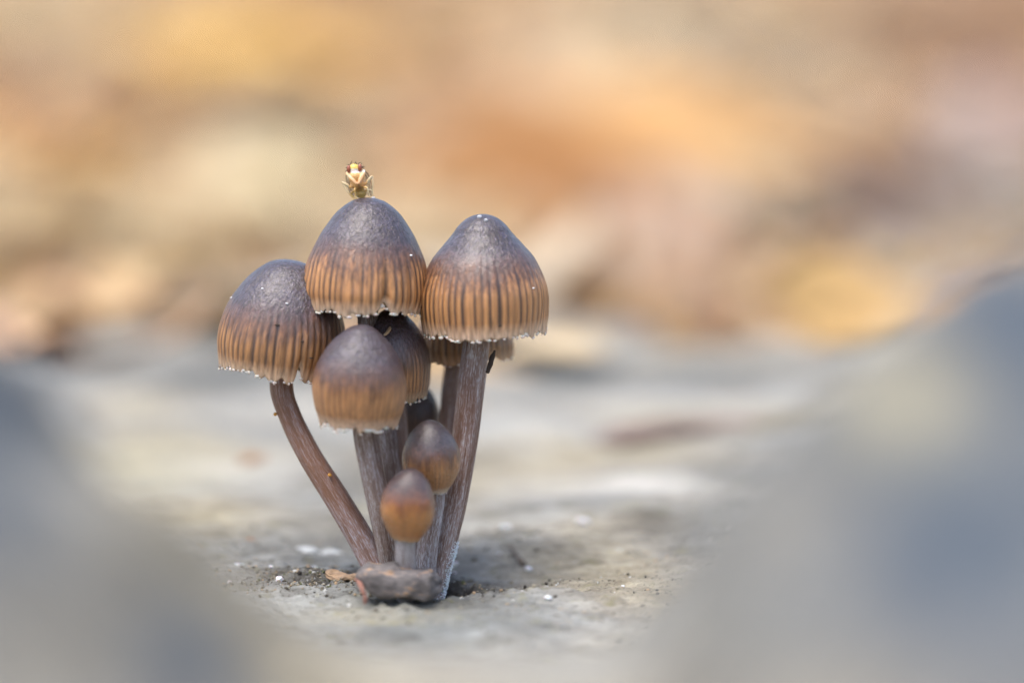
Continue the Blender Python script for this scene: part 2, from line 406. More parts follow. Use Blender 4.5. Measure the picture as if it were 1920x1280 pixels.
obj('leaf_litter', me, kind='stuff', label='dry tan and orange fallen leaves covering the forest floor behind the stump and its back edge', category='leaf litter')

def ground_hit(px, py, z=GZ):
    dirv = FV + (px - 960) / FX * RV + (640 - py) / FX * UV
    return CAM + dirv * ((z - CAM[2]) / dirv[2])
def single_leaf(label, px, py, L, W, col, rot, tilt, group=None, p=None):
    p = ground_hit(px, py) if p is None else p
    v, f = leaf_shape(L, W, 0.5, 0.35, 17, 9)
    v = v @ rotmat(rot, tilt, 0.06).T
    v[:, 2] -= v[:, 2].min()
    n = NT('fallen_leaf'); nz = n.noise(n.coord(), 1.3, 5, 0.6)
    n.set(Base_Color=n.ramp(nz, [(0.3, tuple(c * 0.75 for c in col)), (0.7, tuple(min(0.85, c * 1.15) for c in col))]), Roughness=0.55, Normal=n.bump(nz, 0.4, 0.1))
    root = obj('fallen_leaf', None, None, p, label=label, category='leaf')
    if group: root['group'] = group
    b = obj('blade', make_mesh('blade', v, f, n.m), root)
    so = b.modifiers.new('thickness', 'SOLIDIFY'); so.thickness = 0.008 * L
    # midrib and stalk
    mid = v.reshape(9, 17, 3)[4]
    path = np.vstack((mid[0] + (mid[0] - mid[1]) * 2.2, mid[0:15]))
    rv, rf = tube(path, np.linspace(0.11, 0.03, len(path)) * L / 7, 8)
    obj('midrib', make_mesh('midrib', rv, rf, n.m), root)
    return root
def tube(path, rad, n=12, cap=True):
    path = np.asarray(path, float); m = len(path)
    T = np.gradient(path, axis=0); T /= np.linalg.norm(T, axis=1)[:, None] + 1e-12
    ref = np.array((0, 1.0, 0)) if abs(T[0][1]) < 0.8 else np.array((1.0, 0, 0))
    A = np.cross(T, ref); A /= np.linalg.norm(A, axis=1)[:, None] + 1e-12
    B = np.cross(T, A)
    th = np.linspace(0, 2 * math.pi, n, endpoint=False)
    rad = np.broadcast_to(np.asarray(rad, float), (m,))
    v = path[:, None] + rad[:, None, None] * (np.cos(th)[None, :, None] * A[:, None] + np.sin(th)[None, :, None] * B[:, None])
    f = grid_faces(n, m, True).tolist()
    if cap: f += [list(range(n))[::-1], [(m - 1) * n + i for i in range(n)]]
    return v.reshape(-1, 3), f
single_leaf('bright yellow fallen leaf resting on the back of the stump beside its raised edge', 1590, 650, 2.3, 1.7, (0.46, 0.29, 0.105), 0.25, 0.6, p=hit_stump(1590, 640))
single_leaf('glowing orange fallen leaf on the forest floor right of a rusty one', 1250, 410, 13, 9, (0.66, 0.38, 0.14), 0.1, 0.8)
single_leaf('rust brown fallen leaf on the forest floor behind the tallest caps', 1000, 460, 12, 8, (0.42, 0.20, 0.06), -0.1, 0.95)
single_leaf('golden fallen leaf far back on the leaf covered forest floor', 470, 150, 20, 12, (0.70, 0.45, 0.12), 0.2, 0.3)

# ------------------------------------------------------------------ mushrooms
inner_mat = mat_plain('cap_underside', (0.30, 0.19, 0.10), 0.7, 0.3, 9, 0.2)
gill_mat = mat_plain('gill', (0.42, 0.32, 0.20), 0.7, 0.2, 9, 0.2, Subsurface_Weight=0.2, Subsurface_Scale=0.05)
frill_mat = mat_plain('margin_frill', (0.66, 0.58, 0.51), 0.4, 0.12, 20, 0.2, 0.003, Subsurface_Weight=0.3, Subsurface_Scale=0.03)
PROF = {
 'bell': [(1.0, 0.0), (0.995, 0.10), (0.965, 0.24), (0.90, 0.38), (0.84, 0.46), (0.74, 0.62), (0.61, 0.81), (0.43, 0.955), (0.28, 1.0), (0.11, 0.982), (0.0, 0.945)],
 'hood': [(1.0, 0.0), (0.99, 0.14), (0.955, 0.30), (0.86, 0.50), (0.73, 0.67), (0.60, 0.80), (0.40, 0.94), (0.20, 1.0), (0.08, 0.985), (0.0, 0.955)],
 'dome': [(1.0, 0.0), (0.99, 0.18), (0.95, 0.36), (0.86, 0.55), (0.73, 0.73), (0.57, 0.88), (0.40, 0.97), (0.25, 1.0), (0.12, 0.975), (0.0, 0.93)],
 'egg': [(1.0, 0.0), (0.985, 0.16), (0.94, 0.34), (0.80, 0.65), (0.60, 0.90), (0.40, 1.0), (0.25, 0.985), (0.12, 0.93), (0.0, 0.83)],
 'bud': [(1.0, 0.0), (0.985, 0.18), (0.93, 0.42), (0.80, 0.72), (0.62, 0.94), (0.45, 1.0), (0.28, 0.93), (0.13, 0.74), (0.04, 0.56), (0.0, 0.48)],
}
def unit(v): return v / np.linalg.norm(v)
def build_mushroom(label, rim, apex, Rpx, prof, depth, stem, cap_mat, stem_mat, n_stria=56, lean=0.0, notches=(), seed=1, frill=1.0, groove=0.022, wavy=0.0, stria_top=0.52, lop=0.022):
    rg = np.random.default_rng(seed)
    sc = S(depth)
    dx, dy = apex[0] - rim[0], rim[1] - apex[1]
    L = math.hypot(dx, dy)
    p = PITCH + lean
    ax = unit((dx * RV + dy * UV) / L * math.cos(p) - FV * math.sin(p))
    e1 = unit(RV - ax * (RV @ ax)); e2 = np.cross(ax, e1)
    H = L * sc / math.cos(p); Rc = Rpx * sc
    rc = P(rim[0], rim[1], depth)
    base = P(stem[-1][0], stem[-1][1], stem[-1][2])
    root = obj('mushroom', None, None, base, label=label, category='mushroom', group='cluster of brown bell-capped mushrooms')
    # ---- stem
    stem = list(stem) + [(stem[-1][0] * 1.2 - stem[-2][0] * 0.2, stem[-1][1] + 70, stem[-1][2], stem[-1][3])]
    pts = [(*P(a, b, d), w * 0.5 * S(d)) for a, b, d, w in stem]
    up = np.array([*(rc + ax * H * 0.50), pts[0][3] * 0.9])
    pts = [tuple(up)] + pts
    c = catmull(pts, 110); path, rad = c[:, :3], c[:, 3]
    nn = 56
    T = np.gradient(path, axis=0); T /= np.linalg.norm(T, axis=1)[:, None]
    A = np.cross(T, np.array((0, 1.0, 0.0))); A /= np.linalg.norm(A, axis=1)[:, None]; B = np.cross(T, A)
    th = np.linspace(0, 2 * math.pi, nn, endpoint=False)
    ln = np.concatenate(([0], np.cumsum(np.linalg.norm(np.diff(path, axis=0), axis=1))))
    TH, LN = np.meshgrid(th, ln)
    rr = rad[:, None] * (1 + 0.05 * vnoise(np.cos(TH) * 2.2, np.sin(TH) * 2.2, LN * 0.9 + seed, seed) + 0.022 * vnoise(np.cos(TH) * 7, np.sin(TH) * 7, LN * 1.6, seed + 3)
                         + 0.02 * vnoise(np.cos(TH) * 3, np.sin(TH) * 3, LN * 9, seed + 4))
    sv = path[:, None] + rr[..., None] * (np.cos(TH)[..., None] * A[:, None] + np.sin(TH)[..., None] * B[:, None])
    sco = np.stack((np.cos(TH), np.sin(TH), LN), -1).reshape(-1, 3)
    sf = grid_faces(nn, 110, True).tolist() + [list(range(nn))[::-1], [109 * nn + i for i in range(nn)]]
    stem_o = obj('stem', make_mesh('stem', sv.reshape(-1, 3) - base, sf, stem_mat, attrs={'t': np.repeat(np.linspace(0, 1, 110), nn)}, vattrs={'stem_co': sco}), root)
    # ---- cap
    NV, NT_ = 84, 336
    pr = catmull(PROF[prof], 400)
    al = np.concatenate(([0], np.cumsum(np.hypot(np.diff(pr[:, 0] * H), np.diff(pr[:, 1] * Rc))))); al /= al[-1]
    vv = np.linspace(0.0, 1, NV)
    hz = np.interp(vv, al, pr[:, 0]); hr = np.clip(np.interp(vv, al, pr[:, 1]), 0.004, None)
    th = np.linspace(0, 2 * math.pi, NT_, endpoint=False) + math.pi / 2
    THc, VV = np.meshgrid(th, vv)
    cth, sth = np.cos(THc), np.sin(THc)
    ph = n_stria * 0.5 * THc + 1.15 * vnoise(cth * 2.2, sth * 2.2, 0.3, seed + 9) * 2 + 0.9 * vnoise(cth * 6, sth * 6, VV * 1.2, seed + 8)
    line = np.clip(1.25 - np.abs(np.sin(ph)) * 1.7, 0, 1)
    amp = 0.80 + 0.75 * vnoise(cth * 9, sth * 9, 0.7, seed + 5)
    start = stria_top + 0.08 * vnoise(cth * 14, sth * 14, 0, seed + 6) + 0.07 * vnoise(cth * 2, sth * 2, 0, seed + 7)
    sfade = smooth(start - 0.10, start + 0.16, VV)
    stria = np.clip(line * np.clip(amp, 0.15, 1) * 1.15, 0, 1) * sfade
    r = Rc * hr[:, None] * (1 + lop * vnoise(cth * 1.4, sth * 1.4, VV * 1.8, seed) + wavy * smooth(0.55, 1, VV) * vnoise(cth * 3.2, sth * 3.2, 2.2, seed + 2)
                            + 0.010 * fbm(cth * 5, sth * 5, VV * 8, seed + 12, 3) * (1 - 0.7 * smooth(0.4, 0.7, VV)))
    r = r * (1 + groove * sfade * (np.abs(np.sin(ph)) ** 0.8 - 0.6) * (1 - 0.5 * smooth(0.93, 1, VV)))
    z = H * hz[:, None] + np.zeros_like(r)
    lob = np.abs(np.sin(ph))
    rimnoise = vnoise(cth * 8, sth * 8, 0, seed + 20)
    z = z - smooth(0.93, 1, VV) * frill * H * (0.020 * lob + 0.032 * rimnoise + 0.03 * wavy / 0.05 * vnoise(cth * 3, sth * 3, 4.4, seed + 21))
    for a0, wd, dep, pin in notches:
        dth = (THc - R(a0) + math.pi) % (2 * math.pi) - math.pi
        g = np.exp(-(dth / wd) ** 2)
        z = z + dep * H * g * smooth(0.75, 1, VV)
        r = r * (1 - pin * g * smooth(0.45, 1, VV))
    stem_r = pts[1][3]
    # underside: from the margin back in and up to the stem
    NI = 14
    ti = np.linspace(0, 1, NI + 1)[1:]
    ri, zi = r[-1], z[-1]
    rin = ri[None] * (0.955 * (1 - ti)[:, None] ** 0.8) + stem_r * 0.6 * ti[:, None]
    zin = zi[None] * (1 - ti)[:, None] + H * 0.50 * np.sin(ti * math.pi / 2)[:, None] + 0.012 * H
    allr = np.vstack((r, rin)); allz = np.vstack((z, zin))
    TH2 = np.vstack((THc, np.repeat(th[None], NI, 0)))
    cv = rc + (allr * np.cos(TH2))[..., None] * e1 + (allr * np.sin(TH2))[..., None] * e2 + allz[..., None] * ax - base
    va = np.concatenate((VV.ravel(), np.ones(NI * NT_)))
    sa = np.concatenate((stria.ravel(), np.zeros(NI * NT_)))
    co = np.stack((np.cos(TH2), np.sin(TH2), np.vstack((VV, np.ones((NI, NT_)))) * 1.0), -1)
    co[..., 0] *= np.vstack((hr[:, None] + 0 * THc, np.ones((NI, NT_)))); co[..., 1] *= np.vstack((hr[:, None] + 0 * THc, np.ones((NI, NT_))))
    cf = grid_faces(NT_, NV + NI, True)
    mi = (np.arange(len(cf)) >= (NV - 1) * NT_).astype(int)
    cfl = cf.tolist() + [list(range(NT_))[::-1]]; mi = np.concatenate((mi, [0]))
    cap_o = obj('cap', make_mesh('cap', cv.reshape(-1, 3), cfl, mats=[cap_mat, inner_mat], midx=mi, attrs={'v': va, 'stria': sa}, vattrs={'cap_co': co.reshape(-1, 3)}), root)
    # ---- gills: thin blades hanging from the underside
    ng = 40; gv, gf = [], []
    for k in range(ng):
        a = 2 * math.pi * (k + rg.uniform(-0.2, 0.2)) / ng + math.pi / 2
        i = int(round((a - math.pi / 2) / (2 * math.pi) * NT_)) % NT_
        tt = np.linspace(0.06, 0.94, 8)
        rad_ = np.interp(tt, ti, rin[:, i]); top = np.interp(tt, ti, zin[:, i])
        dpt = H * 0.16 * np.sin(np.clip(tt * 1.05, 0, 1) * math.pi) ** 0.7 + 0.004
        b0 = len(gv); da = 0.006 / max(Rc, 0.05)
        for s in (-1, 1):
            for rr_, zz in zip(rad_, top + 0.01 * H):
                gv.append(rc + rr_ * (math.cos(a + s * da) * e1 + math.sin(a + s * da) * e2) + zz * ax - base)
            for rr_, zz in zip(rad_, top - dpt):
                gv.append(rc + rr_ * (math.cos(a + s * da * 0.5) * e1 + math.sin(a + s * da * 0.5) * e2) + zz * ax - base)
        for j in range(7):
            gf += [(b0 + j, b0 + j + 1, b0 + 9 + j, b0 + 8 + j), (b0 + 16 + j, b0 + 24 + j, b0 + 25 + j, b0 + 17 + j), (b0 + 8 + j, b0 + 9 + j, b0 + 25 + j, b0 + 24 + j)]
    obj('gill_layer', make_mesh('gill_layer', gv, gf, gill_mat), cap_o, kind='stuff')
    # ---- margin: pale little teeth at the end of every fold
    fv, ff = [], []
    bm = bmesh.new(); bmesh.ops.create_icosphere(bm, subdivisions=2, radius=1.0)
    sv0 = np.array([v.co[:] for v in bm.verts]); sf0 = [[v.index for v in f.verts] for f in bm.faces]; bm.free()
    lobe_i = [i for i in range(NT_) if lob[-1, i] >= lob[-1, i - 1] and lob[-1, i] > lob[-1, (i + 1) % NT_]]
    for i in lobe_i:
        for q in range(2):
            if rg.random() < (0.12 if q == 0 else 0.55) + 0.45 * vnoise(math.cos(th[i]) * 2.5, math.sin(th[i]) * 2.5, 3.1, seed + 30): continue
            ii = (i + rg.integers(-2, 3)) % NT_
            a = th[ii]; rr_ = ri[ii]; zz = zi[ii]
            radial = math.cos(a) * e1 + math.sin(a) * e2; tang = np.cross(ax, radial)
            s0 = 0.0105 * frill * (0.5 + 0.5 * Rpx / 118) * rg.uniform(0.55, 1.25)
            sx, sy, szz = s0 * rg.uniform(0.8, 2.4), s0 * rg.uniform(0.5, 0.9), s0 * rg.uniform(0.7, 1.3)
            cc = rc + radial * rr_ * 0.995 + ax * (zz - s0 * 0.25)
            w = 1 + 0.18 * vnoise(sv0[:, 0] * 2 + i, sv0[:, 1] * 2, sv0[:, 2] * 2, seed)
            b0 = len(fv)
            pts3 = cc + (sv0[:, 0] * w * sx)[:, None] * tang + (sv0[:, 1] * w * sy)[:, None] * radial + (sv0[:, 2] * w * szz)[:, None] * ax - base
            fv.extend(pts3.tolist()); ff += [[b0 + j for j in f] for f in sf0]
    if fv: obj('margin_frill', make_mesh('margin_frill', fv, ff, frill_mat), cap_o, kind='stuff')
    return root, stem_o, dict(path=path, rad=rad, rc=rc, ax=ax, H=H, base=base)

D = FOCUS
M = {}
M['centre'] = build_mushroom('tallest mushroom, its striped brown bell cap carrying a small fly on top', (684, 578), (693, 372), 119, 'hood', D,
    [(690, 600, D + 0.05, 40), (705, 700, D + 0.18, 40), (727, 830, D + 0.22, 42), (738, 950, D + 0.22, 42), (738, 1090, D + 0.20, 44)],
    mat_cap('cap_centre', seed=1.0, bound=0.62), mat_stem('stem_centre', (0.15, 0.088, 0.062), amount=0.7, seed=2.0), 48, seed=3,
    notches=[(-68, 0.10, 0.10, 0.10), (-100, 0.8, 0.02, 0)], wavy=0.03, stria_top=0.54)
M['left'] = build_mushroom('mushroom leaning out alone on a long curved brown stem, cap split at the margin', (522, 692), (547, 488), 119, 'dome', D + 0.12,
    [(527, 712, D + 0.06, 43), (541, 772, D + 0.04, 43), (580, 852, D + 0.02, 44), (632, 935, D, 47), (680, 1015, D, 50), (712, 1085, D, 52)],
    mat_cap('cap_left', amber=(0.40, 0.19, 0.065), pale=(0.58, 0.41, 0.27), seed=5.0, bound=0.66), mat_stem('stem_left', (0.25, 0.125, 0.072), frost=(0.50, 0.46, 0.49), amount=0.56, top_frost=0.05, base_frost=0.42, seed=6.0), 52, seed=8,
    notches=[(-66, 0.045, 0.11, 0.02), (-120, 0.5, 0.015, 0)], wavy=0.028, stria_top=0.56)
M['right'] = build_mushroom('mushroom with a pointed bell cap and two tiny white drops on its tip', (909, 618), (904, 403), 120, 'bell', D - 0.02,
    [(893, 640, D, 50), (884, 720, D + 0.02, 52), (872, 820, D + 0.02, 50), (853, 930, D + 0.02, 50), (832, 1030, D, 44), (806, 1140, D, 40)],
    mat_cap('cap_right', seed=9.0, bound=0.58, pale=(0.66, 0.48, 0.34)), mat_stem('stem_right', (0.19, 0.10, 0.066), amount=0.72, top_frost=0.10, seed=10.0), 50, seed=14, wavy=0.02, stria_top=0.55)
M['front'] = build_mushroom('mushroom with a rounded egg cap, blurred, overlapping the caps behind it', (671, 790), (680, 608), 88, 'egg', D - 0.42,
    [(685, 810, D - 0.38, 46), (697, 880, D - 0.34, 45), (713, 960, D - 0.26, 44), (728, 1040, D - 0.15, 40), (735, 1100, D - 0.05, 38)],
    mat_cap('cap_front', amber=(0.46, 0.215, 0.075), pale=(0.64, 0.46, 0.33), seed=13.0, bound=0.62, stri=0.55), mat_stem('stem_front', (0.20, 0.12, 0.085), frost=(0.54, 0.50, 0.49), amount=0.85, seed=14.0), 48, seed=21, groove=0.014, frill=1.35, lop=0.05)
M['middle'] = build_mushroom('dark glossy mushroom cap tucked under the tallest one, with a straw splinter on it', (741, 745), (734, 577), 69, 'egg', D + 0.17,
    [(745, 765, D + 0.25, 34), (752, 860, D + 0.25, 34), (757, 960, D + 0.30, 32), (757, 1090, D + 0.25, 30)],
    mat_cap('cap_middle', amber=(0.36, 0.17, 0.065), mid=(0.16, 0.075, 0.036), pale=(0.45, 0.32, 0.2), dark=(0.075, 0.04, 0.034), seed=17.0, bound=0.66, gloss=0.22, bloom_sheen=0.5, coat=0.6), mat_stem('stem_middle', (0.22, 0.13, 0.09), amount=0.5, seed=18.0), 44, seed=27)
M['behind'] = build_mushroom('mushroom hiding behind the pointed cap, only its ragged wavy margin showing', (872, 668), (868, 535), 92, 'hood', D + 0.62,
    [(852, 690, D + 0.55, 36), (845, 760, D + 0.48, 38), (838, 860, D + 0.35, 40), (828, 960, D + 0.25, 40), (812, 1090, D + 0.18, 38)],
    mat_cap('cap_behind', amber=(0.36, 0.19, 0.075), pale=(0.45, 0.28, 0.16), seed=21.0, bound=0.5), mat_stem('stem_behind', (0.20, 0.115, 0.075), amount=0.5, seed=22.0), 46, seed=33,
    wavy=0.06, notches=[(-50, 0.12, 0.09, 0.03), (-85, 0.15, 0.05, 0.0)])
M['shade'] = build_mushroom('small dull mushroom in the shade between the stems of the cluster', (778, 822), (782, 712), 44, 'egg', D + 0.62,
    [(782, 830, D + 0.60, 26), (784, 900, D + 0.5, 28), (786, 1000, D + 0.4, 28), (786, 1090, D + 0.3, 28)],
    mat_cap('cap_painted_shade', dark=(0.04, 0.022, 0.018), amber=(0.14, 0.075, 0.045), mid=(0.08, 0.04, 0.026), pale=(0.2, 0.12, 0.08), seed=25.0, bound=0.6, gloss=0.5), mat_stem('stem_shade', amount=0.4, seed=26.0), 34, seed=39)  # cap colours darkened to paint in the shade between the stems
M['bud'] = build_mushroom('young mushroom bud with a shiny dark crown and white collar, above the smallest one', (812, 921), (804, 786), 54, 'bud', D - 0.28,
    [(817, 926, D - 0.26, 32), (812, 965, D - 0.22, 36), (802, 1020, D - 0.18, 40), (796, 1090, D - 0.12, 42)],
    mat_cap('cap_bud', amber=(0.42, 0.19, 0.06), mid=(0.15, 0.06, 0.025), pale=(0.70, 0.60, 0.48), seed=29.0, bound=0.56, gloss=0.14, bloom_sheen=0.35, coat=0.8, stri=0.9), mat_stem('stem_bud', (0.15, 0.085, 0.06), frost=(0.56, 0.58, 0.64), amount=0.9, seed=30.0), 60, seed=45, groove=0.012, frill=0.6, lop=0.06, stria_top=0.5)
M['button'] = build_mushroom('smallest mushroom, an orange brown button low at the base of the cluster', (762, 1010), (773, 876), 50, 'bud', D - 0.62,
    [(761, 1014, D - 0.60, 37), (761, 1050, D - 0.55, 38), (764, 1110, D - 0.45, 40)],
    mat_cap('cap_button', dark=(0.075, 0.032, 0.022), amber=(0.50, 0.21, 0.05), mid=(0.26, 0.085, 0.022), pale=(0.52, 0.32, 0.17), seed=33.0, bound=0.50, gloss=0.14, bloom_sheen=0.3, coat=0.8, stri=0.6), mat_stem('stem_button', (0.24, 0.19, 0.17), frost=(0.58, 0.58, 0.60), amount=1.1, seed=34.0), 52, seed=51, groove=0.010, frill=0.35, lop=0.08, stria_top=0.55)

# white mycelium fuzz on the lower right edge of the right stem
root, stem_o, info = M['right']
fv, ff = [], []
bm = bmesh.new(); bmesh.ops.create_icosphere(bm, subdivisions=1, radius=1.0)
sv0 = np.array([v.co[:] for v in bm.verts]); sf0 = [[v.index for v in f.verts] for f in bm.faces]; bm.free()
rg = np.random.default_rng(77)
pz = info['path'][:, 2]
low_i = np.nonzero((pz < P(840, 1012)[2]) & (pz > P(815, 1150)[2]))[0]
for k in range(2600):
    i = int(rg.choice(low_i))
    t_ = info['path'][i + 1] - info['path'][i]; t_ = unit(t_)
    side = unit(RV - t_ * (RV @ t_)); fr = np.cross(side, t_); fr = fr if fr[1] < 0 else -fr
    a = rg.normal(0.12, 0.42)
    d_ = side * math.cos(a) + fr * math.sin(a)
    c_ = info['path'][i] + d_ * info['rad'][i] * (1.0 + 0.11 * rg.random() ** 2.5 * (0.5 + vnoise(i * 0.35, 0, 0, 5) * 0.5 + 0.5)) - info['base'] + t_ * rg.uniform(-0.03, 0.03)
    s0 = rg.uniform(0.002, 0.0065) * (1.3 if abs(a) < 0.4 else 0.8)
    b0 = len(fv)
    fv.extend((sv0 * s0 * rg.uniform(0.6, 1.4, 3) + c_).tolist()); ff += [[b0 + j for j in f] for f in sf0]
obj('mycelium_fuzz', make_mesh('mycelium_fuzz', fv, ff, mat_plain('mycelium', (0.80, 0.82, 0.86), 0.7, 0.08, 30, 0.2, 0.003, Subsurface_Weight=0.3, Subsurface_Scale=0.02)), stem_o, kind='stuff')

# ------------------------------------------------------------------ the fly
def fz(zx, zy): return 620 + zx / 12.8, 290 + zy / 12.8
fly_base = P(676, 376, D - 0.03)
fly = obj('fly', None, None, fly_base, label='tiny amber fly with red eyes perched on the tip of the tallest cap', category='fly')
def fp(zx, zy, dd=0.0):
    a, b = fz(zx, zy)
    return P(a, b, D - 0.03 + dd * S()) - fly_base
bm = bmesh.new(); bmesh.ops.create_icosphere(bm, subdivisions=3, radius=1.0)
iv = np.array([v.co[:] for v in bm.verts]); ifc = [[v.index for v in f.verts] for f in bm.faces]; bm.free()
K = S() / 12.8
bv, bf = [], []
def ell(zx, zy, dd, rx, ry, rd):
    b0 = len(bv)
    c_ = fp(zx, zy, dd)
    bv.extend((c_ + K * (iv[:, :1] * rx * RV + iv[:, 1:2] * rd * FV + iv[:, 2:] * ry * UV)).tolist()); bf.extend([[b0 + j for j in f] for f in ifc])
def limb(pts, ws):
    c = catmull([(*fp(*p), w * K * 0.5) for p, w in zip(pts, ws)], 22)
    v, f = tube(c[:, :3], c[:, 3], 10)
    b0 = len(bv); bv.extend(v.tolist()); bf.extend([[b0 + j for j in q] for q in f])
ell(565, 340, -6, 135, 118, 95); ell(575, 420, -7, 110, 70, 80)
ell(600, 530, -1, 215, 170, 190); ell(650, 700, 1, 190, 150, 170); ell(690, 800, 8, 120, 110, 130)
ell(725, 930, 14, 140, 120, 150); ell(745, 1010, 12, 80, 50, 90)
limb([(380, 440, -6), (490, 570, -12), (610, 690, -14), (640, 720, -13)], [70, 105, 80, 40])
limb([(800, 370, -4), (760, 500, -11), (690, 660, -14), (670, 720, -13)], [60, 120, 80, 40])
limb([(560, 600, -4), (480, 780, -6), (380, 720, -8), (270, 660, -8)], [60, 70, 80, 50])
limb([(265, 660, -8), (360, 830, -9), (470, 970, -9), (600, 1115, -8)], [40, 26, 22, 20])
limb([(760, 700, -4), (860, 690, -6), (930, 590, -8), (1000, 510, -8)], [60, 70, 85, 50])
limb([(1005, 505, -8), (1015, 680, -9), (1010, 870, -9), (1020, 1030, -8)], [42, 30, 24, 20])
limb([(600, 800, -10), (575, 850, -13), (595, 960, -13), (625, 1105, -12)], [60, 50, 26, 22])
limb([(800, 780, -10), (870, 800, -13), (910, 920, -13), (960, 1040, -12)], [60, 54, 28, 22])
limb([(610, 860, 4), (520, 900, 2), (500, 960, 2), (600, 1060, 0)], [60, 60, 30, 22])
limb([(830, 860, 6), (960, 860, 6), (1000, 930, 5), (1045, 1060, 2)], [60, 60, 30, 22])
tmp = bpy.data.objects.new('tmp', make_mesh('tmp', bv, bf)); COL.objects.link(tmp)
rm = tmp.modifiers.new('r', 'REMESH'); rm.mode = 'VOXEL'; rm.voxel_size = 0.0026; rm.use_smooth_shade = True
sm = tmp.modifiers.new('s', 'SMOOTH'); sm.factor = 0.4; sm.iterations = 2
dg = bpy.context.evaluated_depsgraph_get()
fme = bpy.data.meshes.new_from_object(tmp.evaluated_get(dg)); fme.name = 'body'
bpy.data.objects.remove(tmp)
co = np.empty(len(fme.vertices) * 3); fme.vertices.foreach_get('co', co); co = co.reshape(-1, 3)
rel = co - fp(0, 0)
zx, zy = rel @ RV / K, -(rel @ UV) / K
colr = np.empty((len(co), 3))
YEL, WHT, AMB, OLV, PNK = map(np.array, ((0.85, 0.62, 0.13), (0.85, 0.76, 0.66), (0.72, 0.36, 0.06), (0.55, 0.36, 0.10), (0.80, 0.50, 0.26)))
def lerp(a, b, t): return a * (1 - t)[:, None] + b * t[:, None]
colr[:] = AMB
colr = lerp(np.repeat(YEL[None], len(co), 0), np.repeat(WHT[None], len(co), 0), smooth(320, 380, zy))
colr = lerp(colr, np.repeat((AMB * 0.9 + 0.1)[None], len(co), 0), smooth(420, 470, zy))
colr = lerp(colr, np.repeat(OLV[None], len(co), 0), smooth(720, 900, zy))
front = np.minimum(np.hypot(0, 1) * 0 + np.abs((zx - 390) - (zy - 440) * 0.9), np.abs((zx - 800) + (zy - 380) * 0.36))
colr = lerp(colr, np.repeat(PNK[None] * 1.05, len(co), 0), (1 - smooth(30, 65, front)) * smooth(400, 460, zy) * (1 - smooth(680, 740, zy)))
legs = np.maximum(smooth(470, 420, zx), smooth(850, 900, zx)) * smooth(480, 520, zy)
colr = lerp(colr, np.repeat(np.array((0.62, 0.50, 0.30))[None], len(co), 0), legs)
colr = lerp(colr, np.repeat(np.array((0.26, 0.12, 0.04))[None], len(co), 0), np.exp(-(((zx - 690) / 60) ** 2 + ((zy - 790) / 60) ** 2)) * 0.8)
ca = fme.color_attributes.new('body_col', 'FLOAT_COLOR', 'POINT')
ca.data.foreach_set('color', np.hstack((colr, np.ones((len(co), 1)))).astype(np.float32).ravel())
n = NT('fly_body'); fnz = n.noise(n.coord(), 90, 3, 0.6)
n.set(Base_Color=n.mix(1.0, n.attr('body_col', 'Color'), n.ramp(fnz, [(0.3, 0.75), (0.7, 1.15)]), 'MULTIPLY'), Roughness=0.35, Normal=n.bump(fnz, 0.4, 0.004),
      Subsurface_Weight=0.3, Subsurface_Radius=(1, 0.6, 0.2), Subsurface_Scale=0.02)
fme.materials.clear(); fme.materials.append(n.m)
obj('body', fme, fly)
eye_m = NT('fly_eye'); en = eye_m.noise(eye_m.coord(), 120, 2, 0.5)
eye_m.set(Base_Color=eye_m.ramp(en, [(0.3, (0.20, 0.045, 0.02)), (0.7, (0.34, 0.09, 0.035))]), Roughness=0.22, Coat_Weight=0.4)
for ex, ey, tw in ((438, 345, 0.05), (703, 318, -0.15)):
    e = iv * np.array((54, 60, 92)) * K
    v = e[:, :1] * RV + e[:, 1:2] * FV + e[:, 2:] * UV + fp(ex, ey, -9)
    obj('eye', make_mesh('eye', v, ifc, eye_m.m), fly)
wing_m = NT('fly_wing'); wnz = wing_m.noise(wing_m.coord(), 40, 3, 0.5)
wing_m.set(Specular_IOR_Level=0.3, Base_Color=wing_m.ramp(wnz, [(0.3, (0.55, 0.44, 0.28)), (0.7, (0.66, 0.56, 0.40))]), Roughness=0.3, Alpha=0.35)
vein_m = mat_plain('wing_vein', (0.10, 0.065, 0.035), 0.5)
for outline, tip in (([(830, 400), (900, 470), (960, 640), (1000, 850), (985, 1000)], (880, 980)), ([(380, 470), (370, 560), (420, 780), (470, 930), (540, 1030)], (600, 960))):
    c = catmull([fp(a, b, 10 + 16 * i / 4) for i, (a, b) in enumerate(outline)], 20)
    inner = catmull([fp(outline[0][0] * 0.5 + 300, outline[0][1] + 60, 10), fp((outline[2][0] + 660) / 2, outline[2][1] + 20, 22), fp(*tip, 30)], 20)
    rows = [c * (1 - w) + inner * w for w in np.linspace(0, 1, 6)]
    wg = obj('wing', make_mesh('wing', np.vstack(rows), grid_faces(20, 6), wing_m.m), fly)
    so = wg.modifiers.new('thickness', 'SOLIDIFY'); so.thickness = 0.0012
    for row in (rows[0], rows[2]):
        v, f = tube(row, np.linspace(0.0035, 0.0016, 20), 6); obj('wing_vein', make_mesh('wing_vein', v, f, vein_m), wg)
bris = [((480, 235), (490, 190), (520, 150)), ((560, 220), (600, 205), (620, 215)), ((630, 225), (600, 180), (590, 160)), ((660, 215), (700, 195), (730, 185)), ((700, 250), (740, 225), (755, 200)),
        ((460, 250), (420, 240), (388, 238)), ((400, 320), (380, 312), (360, 312)), ((400, 375), (370, 395), (345, 415)), ((760, 295), (795, 285), (830, 305)), ((765, 320), (790, 320), (805, 345))]
